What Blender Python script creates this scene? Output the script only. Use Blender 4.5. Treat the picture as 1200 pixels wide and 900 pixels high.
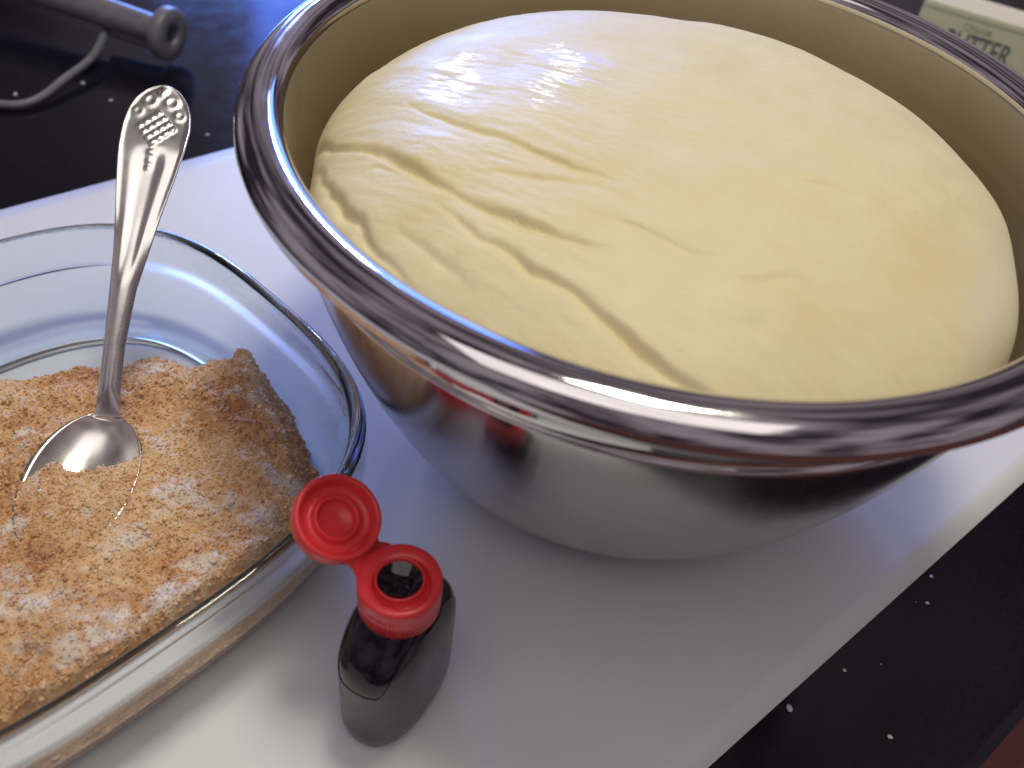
import bpy, bmesh, math, random
import numpy as np
from mathutils import Vector, Matrix

random.seed(4)
RNG = np.random.default_rng(11)
for o in list(bpy.data.objects):
    bpy.data.objects.remove(o)
scene = bpy.context.scene
COL = scene.collection
R = math.radians

# ------------------------------------------------------------------ camera
PITCH, ROLL = R(45.40), R(8.238)
fw = Vector((0, math.cos(PITCH), -math.sin(PITCH)))
rt = Vector((1, 0, 0))
up = rt.cross(fw)
r2 = math.cos(ROLL) * rt + math.sin(ROLL) * up
u2 = -math.sin(ROLL) * rt + math.cos(ROLL) * up
cam_d = bpy.data.cameras.new('camera')
cam = bpy.data.objects.new('camera', cam_d)
COL.objects.link(cam)
M = Matrix((r2, u2, -fw)).transposed().to_4x4()
M.translation = Vector((0, 0, 0.3015))
cam.matrix_world = M
cam_d.sensor_width = 36
cam_d.lens = 36 * 1083.5 / 1200
cam_d.clip_start = 0.01
cam_d.clip_end = 50
cam_d.dof.use_dof = True
cam_d.dof.focus_distance = 0.335
cam_d.dof.aperture_fstop = 10.0
scene.camera = cam

# ------------------------------------------------------------------ world + lamps (indoor kitchen light)
world = bpy.data.worlds.new('World')
scene.world = world
world.use_nodes = True
wb = world.node_tree.nodes['Background']
wb.inputs[1].default_value = 1.0
_wn = world.node_tree.nodes
_wt = _wn.new('ShaderNodeTexCoord')
_wo = _wn.new('ShaderNodeTexNoise')              # an unlit kitchen: soft, uneven dark purple-brown all round
_wo.inputs['Scale'].default_value = 2.6
_wo.inputs['Detail'].default_value = 3
_wo.inputs['Roughness'].default_value = 0.6
_wr = _wn.new('ShaderNodeValToRGB')
_wr.color_ramp.elements[0].position = 0.42
_wr.color_ramp.elements[0].color = (0.030, 0.020, 0.028, 1)
_wr.color_ramp.elements[1].position = 0.60
_wr.color_ramp.elements[1].color = (0.30, 0.250, 0.275, 1)
_wl = world.node_tree.links
_wl.new(_wt.outputs['Generated'], _wo.inputs['Vector'])
_wl.new(_wo.outputs[0], _wr.inputs['Fac'])
_wl.new(_wr.outputs[0], wb.inputs[0])


def aim(o, target):
    d = Vector(target) - o.location
    o.rotation_euler = d.to_track_quat('-Z', 'Y').to_euler()


def area(name, az, el, dist, centre, sx, sy, radiance, colour):
    L = bpy.data.lights.new(name, 'AREA')
    L.shape = 'RECTANGLE'
    L.size, L.size_y = sx, sy
    L.energy = radiance * math.pi * sx * sy
    L.color = colour
    o = bpy.data.objects.new(name, L)
    COL.objects.link(o)
    c = Vector(centre)
    o.location = c + dist * Vector((math.sin(R(az)) * math.cos(R(el)), math.cos(R(az)) * math.cos(R(el)), math.sin(R(el))))
    aim(o, centre)
    return o


# warm-white ceiling fixture a little behind the bowl, broad light bounced off the ceiling,
# blue window behind on the left, two small cool lamps beneath it
area('ceiling_lamp', 35, 81, 1.35, (0, 0.25, 0), 0.28, 0.28, 30.0, (1.0, 0.95, 0.79))
area('ceiling_bounce', 185, 70, 1.6, (0, 0.25, 0), 1.5, 0.9, 1.15, (1.0, 0.93, 0.88))
area('window_light', -17, 10, 1.9, (-0.05, 0.25, 0.03), 0.60, 0.34, 29.0, (0.12, 0.30, 1.0))
area('window_light', -7, 19, 1.9, (-0.05, 0.25, 0.03), 0.85, 0.62, 5.0, (0.09, 0.20, 1.0))
area('counter_lamp', -17.3, 19.5, 1.3, (-0.029, 0.276, 0.157), 0.10, 0.06, 75, (0.95, 0.97, 1.0))
area('counter_lamp', -5.6, 22.0, 1.3, (-0.001, 0.285, 0.162), 0.05, 0.06, 75, (0.95, 0.97, 1.0))

scene.view_settings.view_transform = 'Standard'
scene.view_settings.look = 'None'
scene.view_settings.exposure = 0
scene.view_settings.gamma = 1
scene.render.engine = 'CYCLES'
cy = scene.cycles
cy.use_denoising = True
cy.max_bounces = 16
cy.transmission_bounces = 12
cy.glossy_bounces = 6
cy.diffuse_bounces = 4
cy.transparent_max_bounces = 16
cy.caustics_reflective = True
cy.caustics_refractive = True
cy.sample_clamp_indirect = 8
cy.blur_glossy = 0.5


# ------------------------------------------------------------------ helpers
def link(name, me, mat=None, parent=None, smooth=True):
    o = bpy.data.objects.new(name, me)
    COL.objects.link(o)
    if mat is not None:
        for m in (mat if isinstance(mat, (list, tuple)) else [mat]):
            me.materials.append(m)
    if smooth:
        me.polygons.foreach_set('use_smooth', [True] * len(me.polygons))
    if parent is not None:
        o.parent = parent
    return o


def mesh(name, verts, faces):
    me = bpy.data.meshes.new(name)
    me.from_pydata([tuple(map(float, v)) for v in verts], [], [tuple(map(int, f)) for f in faces])
    me.update()
    return me


def thing(name, label, cat, loc=(0, 0, 0), rz=0.0, group=None):
    o = bpy.data.objects.new(name, None)
    o.empty_display_size = 0.02
    COL.objects.link(o)
    o.location = loc
    o.rotation_euler = (0, 0, rz)
    tag(o, label, cat, group)
    return o


def tag(o, label, cat, group=None, kind=None):
    o['label'] = label
    o['category'] = cat
    if group:
        o['group'] = group
    if kind:
        o['kind'] = kind
    return o


def fix_normals(me):
    bm = bmesh.new()
    bm.from_mesh(me)
    bmesh.ops.recalc_face_normals(bm, faces=bm.faces)
    bm.to_mesh(me)
    bm.free()


def rings(name, loops, closed_profile=False, cap0=False, cap1=False):
    """Skin a list of closed loops (each an (n,3) array)."""
    n = len(loops[0])
    V = np.concatenate(loops)
    F = []
    m = len(loops)
    for i in range(m if closed_profile else m - 1):
        j = (i + 1) % m
        for k in range(n):
            l = (k + 1) % n
            F.append((i * n + k, i * n + l, j * n + l, j * n + k))
    if cap0:
        F.append(tuple(range(n))[::-1])
    if cap1:
        F.append(tuple((m - 1) * n + k for k in range(n)))
    me = mesh(name, V, F)
    fix_normals(me)
    return me


def lathe(name, prof, seg=128, closed=False, cap0=False, cap1=False, cx=0.0, cy_=0.0):
    a = np.linspace(0, 2 * np.pi, seg, endpoint=False)
    loops = [np.stack([cx + r * np.cos(a), cy_ + r * np.sin(a), np.full(seg, z)], -1) for r, z in prof]
    return rings(name, loops, closed, cap0, cap1)


def spline(pts, n):
    """Catmull-Rom through points, n samples."""
    P = np.array(pts, float)
    P = np.vstack([2 * P[0] - P[1], P, 2 * P[-1] - P[-2]])
    m = len(P) - 3
    out = []
    for t in np.linspace(0, m - 1e-9, n):
        i = int(t)
        u = t - i
        a, b, c, d = P[i:i + 4]
        out.append(0.5 * ((2 * b) + (c - a) * u + (2 * a - 5 * b + 4 * c - d) * u * u + (3 * b - a - 3 * c + d) * u ** 3))
    return np.array(out)


def tube(name, pts, rad, seg=20, n=None, caps=True):
    P = spline(pts, n) if n else np.array(pts, float)
    m = len(P)
    rad = np.full(m, rad) if np.isscalar(rad) else np.interp(np.linspace(0, 1, m), np.linspace(0, 1, len(rad)), rad)
    loops = []
    ref = np.array([0, 0, 1.0])
    for i in range(m):
        t = P[min(i + 1, m - 1)] - P[max(i - 1, 0)]
        t /= np.linalg.norm(t)
        x = np.cross(t, ref)
        x /= np.linalg.norm(x)
        y = np.cross(x, t)
        a = np.linspace(0, 2 * np.pi, seg, endpoint=False)
        loops.append(P[i] + rad[i] * (np.cos(a)[:, None] * x + np.sin(a)[:, None] * y))
    return rings(name, loops, False, caps, caps)


def box_mesh(name, x0, x1, y0, y1, z0, z1, bevel=0.0, seg=2):
    bm = bmesh.new()
    bmesh.ops.create_cube(bm, size=1)
    for v in bm.verts:
        v.co = Vector(((x0 + x1) / 2 + v.co.x * (x1 - x0), (y0 + y1) / 2 + v.co.y * (y1 - y0), (z0 + z1) / 2 + v.co.z * (z1 - z0)))
    if bevel:
        bmesh.ops.bevel(bm, geom=bm.edges[:], offset=bevel, segments=seg, profile=0.6, affect='EDGES')
    me = bpy.data.meshes.new(name)
    bm.to_mesh(me)
    bm.free()
    return me


# value noise (numpy)
_T = RNG.random((256, 256))


def vnoise(x, y, seed=0):
    x = x + 17.3 * seed
    y = y + 9.7 * seed
    xi = np.floor(x).astype(int)
    yi = np.floor(y).astype(int)
    u = x - xi
    v = y - yi
    u = u * u * (3 - 2 * u)
    v = v * v * (3 - 2 * v)
    g = lambda a, b: _T[a & 255, b & 255]
    return (g(xi, yi) * (1 - u) + g(xi + 1, yi) * u) * (1 - v) + (g(xi, yi + 1) * (1 - u) + g(xi + 1, yi + 1) * u) * v - 0.5


def fbm(x, y, oct=4, seed=0, gain=0.5):
    s = 0
    a = 1
    for k in range(oct):
        s = s + a * vnoise(x * 2 ** k, y * 2 ** k, seed + k * 3)
        a *= gain
    return s


def sstep(a, b, x):
    t = np.clip((x - a) / (b - a), 0, 1)
    return t * t * (3 - 2 * t)


def inside_poly(x, y, poly):
    r = np.zeros(x.shape, bool)
    n = len(poly)
    for i in range(n):
        x0, y0 = poly[i]
        x1, y1 = poly[(i + 1) % n]
        c = ((y0 > y) != (y1 > y)) & (x < (x1 - x0) * (y - y0) / (y1 - y0 + 1e-15) + x0)
        r ^= c
    return r


def seg_dist(x, y, pts, closed=False):
    """distance, side sign and parameter (0..1) along a polyline"""
    best = np.full(x.shape, 1e9)
    side = np.zeros(x.shape)
    par = np.zeros(x.shape)
    n = len(pts)
    m = n if closed else n - 1
    for i in range(m):
        ax, ay = pts[i]
        bx, by = pts[(i + 1) % n]
        dx, dy = bx - ax, by - ay
        t = np.clip(((x - ax) * dx + (y - ay) * dy) / (dx * dx + dy * dy + 1e-18), 0, 1)
        d = np.hypot(x - ax - t * dx, y - ay - t * dy)
        k = d < best
        best = np.where(k, d, best)
        side = np.where(k, np.sign(dx * (y - ay) - dy * (x - ax)), side)
        par = np.where(k, (i + t) / m, par)
    return best, side, par


# ------------------------------------------------------------------ materials
def mat(name):
    m = bpy.data.materials.new(name)
    m.use_nodes = True
    nt = m.node_tree
    return m, nt, nt.nodes['Principled BSDF'], nt.nodes, nt.links


def setp(b, **kw):
    for k, v in kw.items():
        k = k.replace('_', ' ')
        b.inputs[k].default_value = (*v, 1) if isinstance(v, (tuple, list)) and len(v) == 3 else v


def noise_node(nt, scale, detail=4, rough=0.55, vec=None):
    n = nt.nodes.new('ShaderNodeTexNoise')
    n.inputs['Scale'].default_value = scale
    n.inputs['Detail'].default_value = detail
    n.inputs['Roughness'].default_value = rough
    if vec is not None:
        nt.links.new(vec, n.inputs['Vector'])
    return n


def ramp(nt, src, stops):
    r = nt.nodes.new('ShaderNodeValToRGB')
    el = r.color_ramp.elements
    while len(el) < len(stops):
        el.new(0.5)
    for e, (p, c) in zip(el, stops):
        e.position = p
        e.color = (*c, 1) if len(c) == 3 else c
    nt.links.new(src, r.inputs['Fac'])
    return r


def maprange(nt, src, a, b, c, d):
    r = nt.nodes.new('ShaderNodeMapRange')
    for k, v in zip((1, 2, 3, 4), (a, b, c, d)):
        r.inputs[k].default_value = v
    nt.links.new(src, r.inputs[0])
    return r


def bump(nt, b, src, strength, dist):
    n = nt.nodes.new('ShaderNodeBump')
    n.inputs['Strength'].default_value = strength
    n.inputs['Distance'].default_value = dist
    nt.links.new(src, n.inputs['Height'])
    nt.links.new(n.outputs[0], b.inputs['Normal'])
    return n


def texco(nt, out='Object'):
    return nt.nodes.new('ShaderNodeTexCoord').outputs[out]


def steel(name, rough, aniso, tint=(0.60, 0.575, 0.56), streak=0.0, spots=0.0):
    m, nt, b, N, L = mat(name)
    setp(b, Base_Color=tint, Metallic=1.0, Roughness=rough, Anisotropic=aniso, Anisotropic_Rotation=0.25 if aniso else 0.0)
    co = texco(nt)
    sep = N.new('ShaderNodeSeparateXYZ')
    L.new(co, sep.inputs[0])
    at = N.new('ShaderNodeMath')
    at.operation = 'ARCTAN2'
    L.new(sep.outputs[1], at.inputs[0])
    L.new(sep.outputs[0], at.inputs[1])
    cmb = N.new('ShaderNodeCombineXYZ')
    sc1 = N.new('ShaderNodeMath'); sc1.operation = 'MULTIPLY'; sc1.inputs[1].default_value = 1.6
    sc2 = N.new('ShaderNodeMath'); sc2.operation = 'MULTIPLY'; sc2.inputs[1].default_value = 1500
    L.new(at.outputs[0], sc1.inputs[0]); L.new(sep.outputs[2], sc2.inputs[0])
    L.new(sc1.outputs[0], cmb.inputs[0]); L.new(sc2.outputs[0], cmb.inputs[1])
    if aniso:
        t = N.new('ShaderNodeTangent')
        t.direction_type = 'RADIAL'
        t.axis = 'Z'
        L.new(t.outputs[0], b.inputs['Tangent'])
    if streak:
        n = noise_node(nt, 1.0, 3, 0.6, cmb.outputs[0])
        bump(nt, b, n.outputs[0], streak, 0.0004)
    n2 = noise_node(nt, 38, 5, 0.6, co)
    mr = maprange(nt, n2.outputs[0], 0.3, 0.75, max(rough - 0.05 - spots * 0.3, 0.02), rough + 0.06 + spots)
    L.new(mr.outputs[0], b.inputs['Roughness'])
    return m


M_BODY = steel('brushed_steel', 0.13, 0.9, (0.48, 0.455, 0.46), 0.03, 0.03)
M_INNER = steel('brushed_steel_inside', 0.42, 0.3, (0.52, 0.465, 0.395), 0.05, 0.02)
M_POLISH = steel('polished_steel', 0.030, 0.0, (0.70, 0.68, 0.68), 0.0, 0.0)
M_LIP = steel('rolled_steel', 0.07, 0.0, (0.68, 0.66, 0.68), 0.02, 0.06)
M_SPOON = steel('silver_plate', 0.24, 0.0, (0.86, 0.845, 0.81), 0.0, 0.08)


def make_dough_mat():
    m, nt, b, N, L = mat('dough')
    co = texco(nt)
    n1 = noise_node(nt, 24, 5, 0.6, co)
    cr = ramp(nt, n1.outputs[0], [(0.30, (0.80, 0.685, 0.385)), (0.50, (0.83, 0.735, 0.46)), (0.72, (0.85, 0.765, 0.49))])
    L.new(cr.outputs[0], b.inputs['Base Color'])
    setp(b, Roughness=0.42, Subsurface_Weight=0.06, Subsurface_Scale=0.003)
    b.inputs['Subsurface Radius'].default_value = (1.0, 0.7, 0.35)
    b.inputs['Specular IOR Level'].default_value = 0.36
    # oily patches: roughness varies
    n2 = noise_node(nt, 60, 4, 0.65, co)
    mr = maprange(nt, n2.outputs[0], 0.35, 0.7, 0.42, 0.62)
    # a patch left wet with oil on the upper left of the dome
    wet = None
    for c_, r_ in (((-0.029, 0.276, 0.157), 0.020), ((-0.0005, 0.278, 0.162), 0.026)):
        d_ = N.new('ShaderNodeVectorMath'); d_.operation = 'DISTANCE'
        d_.inputs[1].default_value = c_
        L.new(co, d_.inputs[0])
        w_ = maprange(nt, d_.outputs['Value'], r_, r_ * 0.3, 0.0, 1.0)
        if wet is None:
            wet = w_.outputs[0]
        else:
            ad = N.new('ShaderNodeMath'); ad.operation = 'MAXIMUM'
            L.new(wet, ad.inputs[0]); L.new(w_.outputs[0], ad.inputs[1]); wet = ad.outputs[0]
    n5 = noise_node(nt, 260, 4, 0.7, co)
    wm = maprange(nt, n5.outputs[0], 0.36, 0.60, 0.0, 1.0)
    wx = N.new('ShaderNodeMath'); wx.operation = 'MULTIPLY'
    L.new(wet, wx.inputs[0]); L.new(wm.outputs[0], wx.inputs[1])
    L.new(wx.outputs[0], b.inputs['Coat Weight'])
    b.inputs['Coat Roughness'].default_value = 0.13
    L.new(mr.outputs[0], b.inputs['Roughness'])
    # stretched wrinkles + fine pebbling
    mp = N.new('ShaderNodeMapping')
    mp.inputs['Rotation'].default_value = (0, 0, R(28))
    mp.inputs['Scale'].default_value = (40, 110, 60)
    L.new(co, mp.inputs['Vector'])
    n3 = noise_node(nt, 1.0, 6, 0.62, mp.outputs[0])
    n4 = noise_node(nt, 520, 5, 0.7, co)
    mx = N.new('ShaderNodeMath'); mx.operation = 'MULTIPLY_ADD'; mx.inputs[1].default_value = 0.9
    L.new(n4.outputs[0], mx.inputs[0]); L.new(n3.outputs[0], mx.inputs[2])
    bump(nt, b, mx.outputs[0], 0.30, 0.0010)
    return m


def make_paper_mat():
    m, nt, b, N, L = mat('white_paper')
    co = texco(nt)
    n1 = noise_node(nt, 9, 4, 0.6, co)
    cr = ramp(nt, n1.outputs[0], [(0.3, (0.76, 0.765, 0.79)), (0.7, (0.82, 0.82, 0.83))])
    L.new(cr.outputs[0], b.inputs['Base Color'])
    setp(b, Roughness=0.38)
    b.inputs['Specular IOR Level'].default_value = 0.45
    n2 = noise_node(nt, 900, 3, 0.6, co)
    bump(nt, b, n2.outputs[0], 0.10, 0.0003)
    return m


def make_counter_mat():
    m, nt, b, N, L = mat('black_counter')
    co = texco(nt)
    n1 = noise_node(nt, 520, 4, 0.75, co)
    cr = ramp(nt, n1.outputs[0], [(0.45, (0.007, 0.006, 0.011)), (0.66, (0.011, 0.010, 0.016)), (0.82, (0.030, 0.028, 0.032))])
    L.new(cr.outputs[0], b.inputs['Base Color'])
    n2 = noise_node(nt, 60, 5, 0.7, co)
    mr = maprange(nt, n2.outputs[0], 0.3, 0.7, 0.09, 0.15)
    L.new(mr.outputs[0], b.inputs['Roughness'])
    b.inputs['Specular IOR Level'].default_value = 0.5
    bump(nt, b, n1.outputs[0], 0.06, 0.0004)
    return m


def make_wood_mat():
    m, nt, b, N, L = mat('red_brown_floor')
    co = texco(nt)
    mp = N.new('ShaderNodeMapping'); mp.inputs['Scale'].default_value = (3, 40, 3)
    L.new(co, mp.inputs['Vector'])
    n1 = noise_node(nt, 1.0, 5, 0.6, mp.outputs[0])
    cr = ramp(nt, n1.outputs[0], [(0.3, (0.26, 0.085, 0.07)), (0.7, (0.36, 0.15, 0.12))])
    L.new(cr.outputs[0], b.inputs['Base Color'])
    setp(b, Roughness=0.5)
    return m


def make_glass_mat():
    m, nt, b, N, L = mat('clear_glass')
    setp(b, Base_Color=(0.90, 0.965, 0.975), Roughness=0.0, IOR=1.47, Transmission_Weight=1.0)
    return m


def make_pane_mat():
    m, nt, b, N, L = mat('clear_glass_floor')
    nt.nodes.remove(b)
    tr = N.new('ShaderNodeBsdfTransparent'); tr.inputs[0].default_value = (0.965, 0.98, 0.985, 1)
    gl = N.new('ShaderNodeBsdfGlossy'); gl.inputs['Roughness'].default_value = 0.02
    lw = N.new('ShaderNodeLayerWeight'); lw.inputs[0].default_value = 0.5
    pw = N.new('ShaderNodeMath'); pw.operation = 'POWER'; pw.inputs[1].default_value = 5.0
    L.new(lw.outputs['Facing'], pw.inputs[0])
    fr = N.new('ShaderNodeMath'); fr.operation = 'MULTIPLY_ADD'; fr.inputs[1].default_value = 0.9; fr.inputs[2].default_value = 0.035
    L.new(pw.outputs[0], fr.inputs[0])
    mx = N.new('ShaderNodeMixShader')
    L.new(fr.outputs[0], mx.inputs[0]); L.new(tr.outputs[0], mx.inputs[1]); L.new(gl.outputs[0], mx.inputs[2])
    L.new(mx.outputs[0], nt.nodes['Material Output'].inputs[0])
    return m


def make_crumb_mat():
    m, nt, b, N, L = mat('brown_sugar_mix')
    a = N.new('ShaderNodeAttribute'); a.attribute_name = 'flour'
    tone = N.new('ShaderNodeAttribute'); tone.attribute_name = 'tone'
    co = texco(nt)
    n1 = noise_node(nt, 420, 4, 0.7, co)
    ad = N.new('ShaderNodeMath'); ad.operation = 'ADD'
    L.new(n1.outputs[0], ad.inputs[0]); L.new(tone.outputs['Fac'], ad.inputs[1])
    cr = ramp(nt, ad.outputs[0], [(0.10, (0.40, 0.18, 0.085)), (0.36, (0.64, 0.365, 0.175)), (0.58, (0.76, 0.515, 0.285)), (0.82, (0.86, 0.70, 0.50))])
    mx = N.new('ShaderNodeMix'); mx.data_type = 'RGBA'
    mx.inputs[7].default_value = (0.80, 0.72, 0.64, 1)
    L.new(a.outputs['Fac'], mx.inputs[0]); L.new(cr.outputs[0], mx.inputs[6])
    L.new(mx.outputs[2], b.inputs['Base Color'])
    setp(b, Roughness=0.75)
    b.inputs['Specular IOR Level'].default_value = 0.3
    n2 = noise_node(nt, 1500, 3, 0.7, co)
    bump(nt, b, n2.outputs[0], 0.3, 0.0005)
    return m


def plastic(name, col, rough, sss=0.0, spec=0.5, var=0.06, bstr=0.06):
    m, nt, b, N, L = mat(name)
    co = texco(nt)
    n = noise_node(nt, 180, 3, 0.6, co)
    c0 = tuple(c * (1 - var) for c in col)
    c1 = tuple(min(c * (1 + var), 1) for c in col)
    cr = ramp(nt, n.outputs[0], [(0.3, c0), (0.7, c1)])
    L.new(cr.outputs[0], b.inputs['Base Color'])
    mr = maprange(nt, n.outputs[0], 0.3, 0.7, max(rough - 0.05, 0.01), rough + 0.05)
    L.new(mr.outputs[0], b.inputs['Roughness'])
    setp(b, Subsurface_Weight=sss, Subsurface_Scale=0.002)
    b.inputs['Specular IOR Level'].default_value = spec
    if bstr:
        n2 = noise_node(nt, 1400, 2, 0.5, co)
        bump(nt, b, n2.outputs[0], bstr, 0.0002)
    return m


M_DOUGH = make_dough_mat()
M_PAPER = make_paper_mat()
M_COUNTER = make_counter_mat()
M_WOOD = make_wood_mat()
M_GLASS = make_glass_mat()
M_PANE = make_pane_mat()
M_CRUMB = make_crumb_mat()
M_RED = plastic('red_plastic', (0.80, 0.048, 0.060), 0.30, 0.15, 0.45)
M_BOTTLE = plastic('dark_bottle', (0.010, 0.007, 0.014), 0.12, 0, 0.5, 0.1, 0.0)
M_LABEL = plastic('grey_label', (0.042, 0.036, 0.045), 0.24, 0, 0.5, 0.08, 0.015)
M_LIQUID = plastic('dark_liquid', (0.006, 0.005, 0.009), 0.02, 0, 0.6, 0.0, 0.0)
M_GREYMETAL = plastic('grey_coated_metal', (0.17, 0.165, 0.20), 0.42, 0, 0.5, 0.15, 0.12)
M_HOLE = plastic('dark_socket', (0.02, 0.018, 0.03), 0.5, 0, 0.3)
M_CARTON = plastic('pale_yellow_carton', (0.80, 0.80, 0.52), 0.5, 0, 0.4, 0.04)
M_CREAM = plastic('cream_carton_top', (0.78, 0.72, 0.52), 0.5, 0, 0.4, 0.04)
M_INK = plastic('grey_green_ink', (0.17, 0.205, 0.19), 0.5, 0, 0.4, 0.05)
M_PALEINK = plastic('olive_ink', (0.55, 0.57, 0.34), 0.5, 0, 0.4, 0.05)
M_FLOUR = plastic('flour_speck', (0.62, 0.60, 0.58), 0.8, 0, 0.3, 0.05)

# ------------------------------------------------------------------ setting: counter, floor, paper
ZC = -0.0008                                   # counter surface; the paper's upper face is z = 0
e1 = np.array([1, 1]) / math.sqrt(2)           # along the counter edge
e2 = np.array([1, -1]) / math.sqrt(2)          # towards the front edge
EDGE = 0.0325 * 1 + (0.178 - 0.146) / math.sqrt(2) - 0.0325


def slab(name, s0, s1, t0, t1, z0, z1, m, bevel=0.0, seg=3, parent=None):
    me = box_mesh(name, s0, s1, t0, t1, z0, z1, bevel, seg)
    o = link(name, me, m, parent, smooth=False)
    ang = math.atan2(e1[1], e1[0])
    # local x along e1, local y along -e2 (x-y decreasing)
    o.rotation_euler = (0, 0, ang)
    return o


c = slab('countertop', -1.6, 2.6, -EDGE, 1.9, ZC - 0.035, ZC, M_COUNTER, 0.004)
c['kind'] = 'structure'
f = slab('floor', -3, 4, -3.0, 3.0, -0.92, -0.90, M_WOOD)
f['kind'] = 'structure'

# paper strip: subdivided sheet, very slightly wavy at its free edges, with thickness
ns, nt_ = 90, 40
S = np.linspace(-0.40, 0.52, ns)
T = np.linspace(0.0355, 0.448, nt_)
T0 = 0.0353
SS, TT = np.meshgrid(S, np.linspace(0, 1, nt_))
# the two long edges, as measured: the near one at 45 degrees, the far one turned 2.3 degrees
near_t = T0 + 0 * SS
far_t = 0.4483 + (0.19 - SS) * math.tan(R(-2.3)) * -1
TTt = near_t + (far_t - near_t) * TT
X = SS * e1[0] - TTt * e2[0]
Y = SS * e1[1] - TTt * e2[1]
edge = np.minimum(TT, 1 - TT)
Zp = 0.0007 * (fbm(SS * 6, TTt * 6, 3, 5)) * np.exp(-edge * 18) + 0.0
Zp = np.maximum(Zp, -0.0002)
V = np.stack([X, Y, Zp], -1).reshape(-1, 3)
Vb = V.copy(); Vb[:, 2] -= 0.00025
F = []
nv = len(V)
for j in range(nt_ - 1):
    for i in range(ns - 1):
        a, b_, c_, d_ = j * ns + i, j * ns + i + 1, (j + 1) * ns + i + 1, (j + 1) * ns + i
        F.append((a, b_, c_, d_))
        F.append((a + nv, d_ + nv, c_ + nv, b_ + nv))
bord = [j * ns for j in range(nt_)][::-1] + [i for i in range(1, ns)] + [j * ns + ns - 1 for j in range(1, nt_)] + [(nt_ - 1) * ns + i for i in range(ns - 2, 0, -1)]
for k in range(len(bord)):
    a, b_ = bord[k], bord[(k + 1) % len(bord)]
    F.append((a, a + nv, b_ + nv, b_))
pm = mesh('paper_sheet', np.concatenate([V, Vb]), F)
fix_normals(pm)
paper = link('paper_sheet', pm, M_PAPER)
tag(paper, 'white paper sheet spread on the black countertop beneath the bowls', 'paper')

# ------------------------------------------------------------------ steel mixing bowl
BX, BY = 0.0445, 0.2834
bowl = thing('mixing_bowl', 'large stainless steel mixing bowl with a rolled rim, full of dough', 'bowl', (BX, BY, 0))
a = np.linspace(0, np.pi / 2, 46)
body_r = 0.045 + (0.1300 - 0.045) * np.sin(a) ** (2 / 2.3)
body_z = 0.0012 + 0.1231 * (1 - np.cos(a) ** (2 / 1.2))
outer = [(0.0, 0.0022), (0.032, 0.0022), (0.038, 0.0004), (0.0435, 0.0003)] + list(zip(body_r, body_z))
outer += [(0.1301, 0.1250), (0.1307, 0.1252), (0.1315, 0.1257), (0.1317, 0.1263), (0.1315, 0.1269), (0.1309, 0.1273), (0.1306, 0.1275)]
N_BAND = len(outer)
band_top = [(0.1304, 0.1279), (0.1307, 0.1298), (0.1316, 0.1345), (0.1326, 0.1395), (0.1334, 0.1438), (0.1336, 0.1452), (0.1330, 0.1478), (0.1314, 0.1500)]
inner_r = np.maximum(body_r - 0.0014, 0)
inner = [(0.1302, 0.1500), (0.1299, 0.1496), (0.1298, 0.1480), (0.1297, 0.1400), (0.1292, 0.1300), (0.1289, 0.1270)] + [(r_, z_ + 0.0012) for r_, z_ in list(zip(inner_r, body_z))[::-1]] + [(0.0, 0.0036)]
inner_fn_z = (body_z + 0.0012)
inner_fn_r = inner_r


def lathe_open(name, prof, seg=256):
    """Lathe where r = 0 ends become a fan."""
    aa = np.linspace(0, 2 * np.pi, seg, endpoint=False)
    V, F, idx = [], [], []
    for r_, z_ in prof:
        if r_ == 0:
            idx.append([len(V)]); V.append((0, 0, z_))
        else:
            s = len(V)
            idx.append(list(range(s, s + seg)))
            V += [(r_ * math.cos(t), r_ * math.sin(t), z_) for t in aa]
    for A, B in zip(idx[:-1], idx[1:]):
        for k in range(seg):
            l = (k + 1) % seg
            if len(A) == 1:
                F.append((A[0], B[l], B[k]))
            elif len(B) == 1:
                F.append((A[k], A[l], B[0]))
            else:
                F.append((A[k], A[l], B[l], B[k]))
    return mesh(name, V, F)


prof = outer + band_top + inner
me = lathe_open('bowl_wall', prof)
wall = link('bowl_wall', me, [M_BODY, M_POLISH, M_INNER], bowl)
n_out = len(outer)
seg = 256
mi = np.zeros(len(me.polygons), int)
zc = np.array([p.center.z for p in me.polygons])
cnt = 0
per = []
for i in range(len(prof) - 1):
    k = 0 if i < n_out - 7 else (1 if i < n_out + 7 else 2)
    per += [k] * seg
me.polygons.foreach_set('material_index', per)
lip = [(0.1299, 0.1496), (0.1300, 0.1516), (0.1309, 0.1534), (0.1328, 0.1549), (0.1355, 0.1557), (0.1383, 0.1556), (0.1409, 0.1547), (0.1430, 0.1531), (0.1444, 0.1509),
       (0.1449, 0.1486), (0.1444, 0.1465), (0.1430, 0.1453), (0.1405, 0.1449), (0.1370, 0.1452), (0.1335, 0.1458), (0.1312, 0.1476)]
lp = spline([(r_, 0, z_) for r_, z_ in lip], 60)[:, [0, 2]]
link('rolled_rim', lathe('rolled_rim', [tuple(p) for p in lp], 320, closed=True), M_LIP, bowl)

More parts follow.
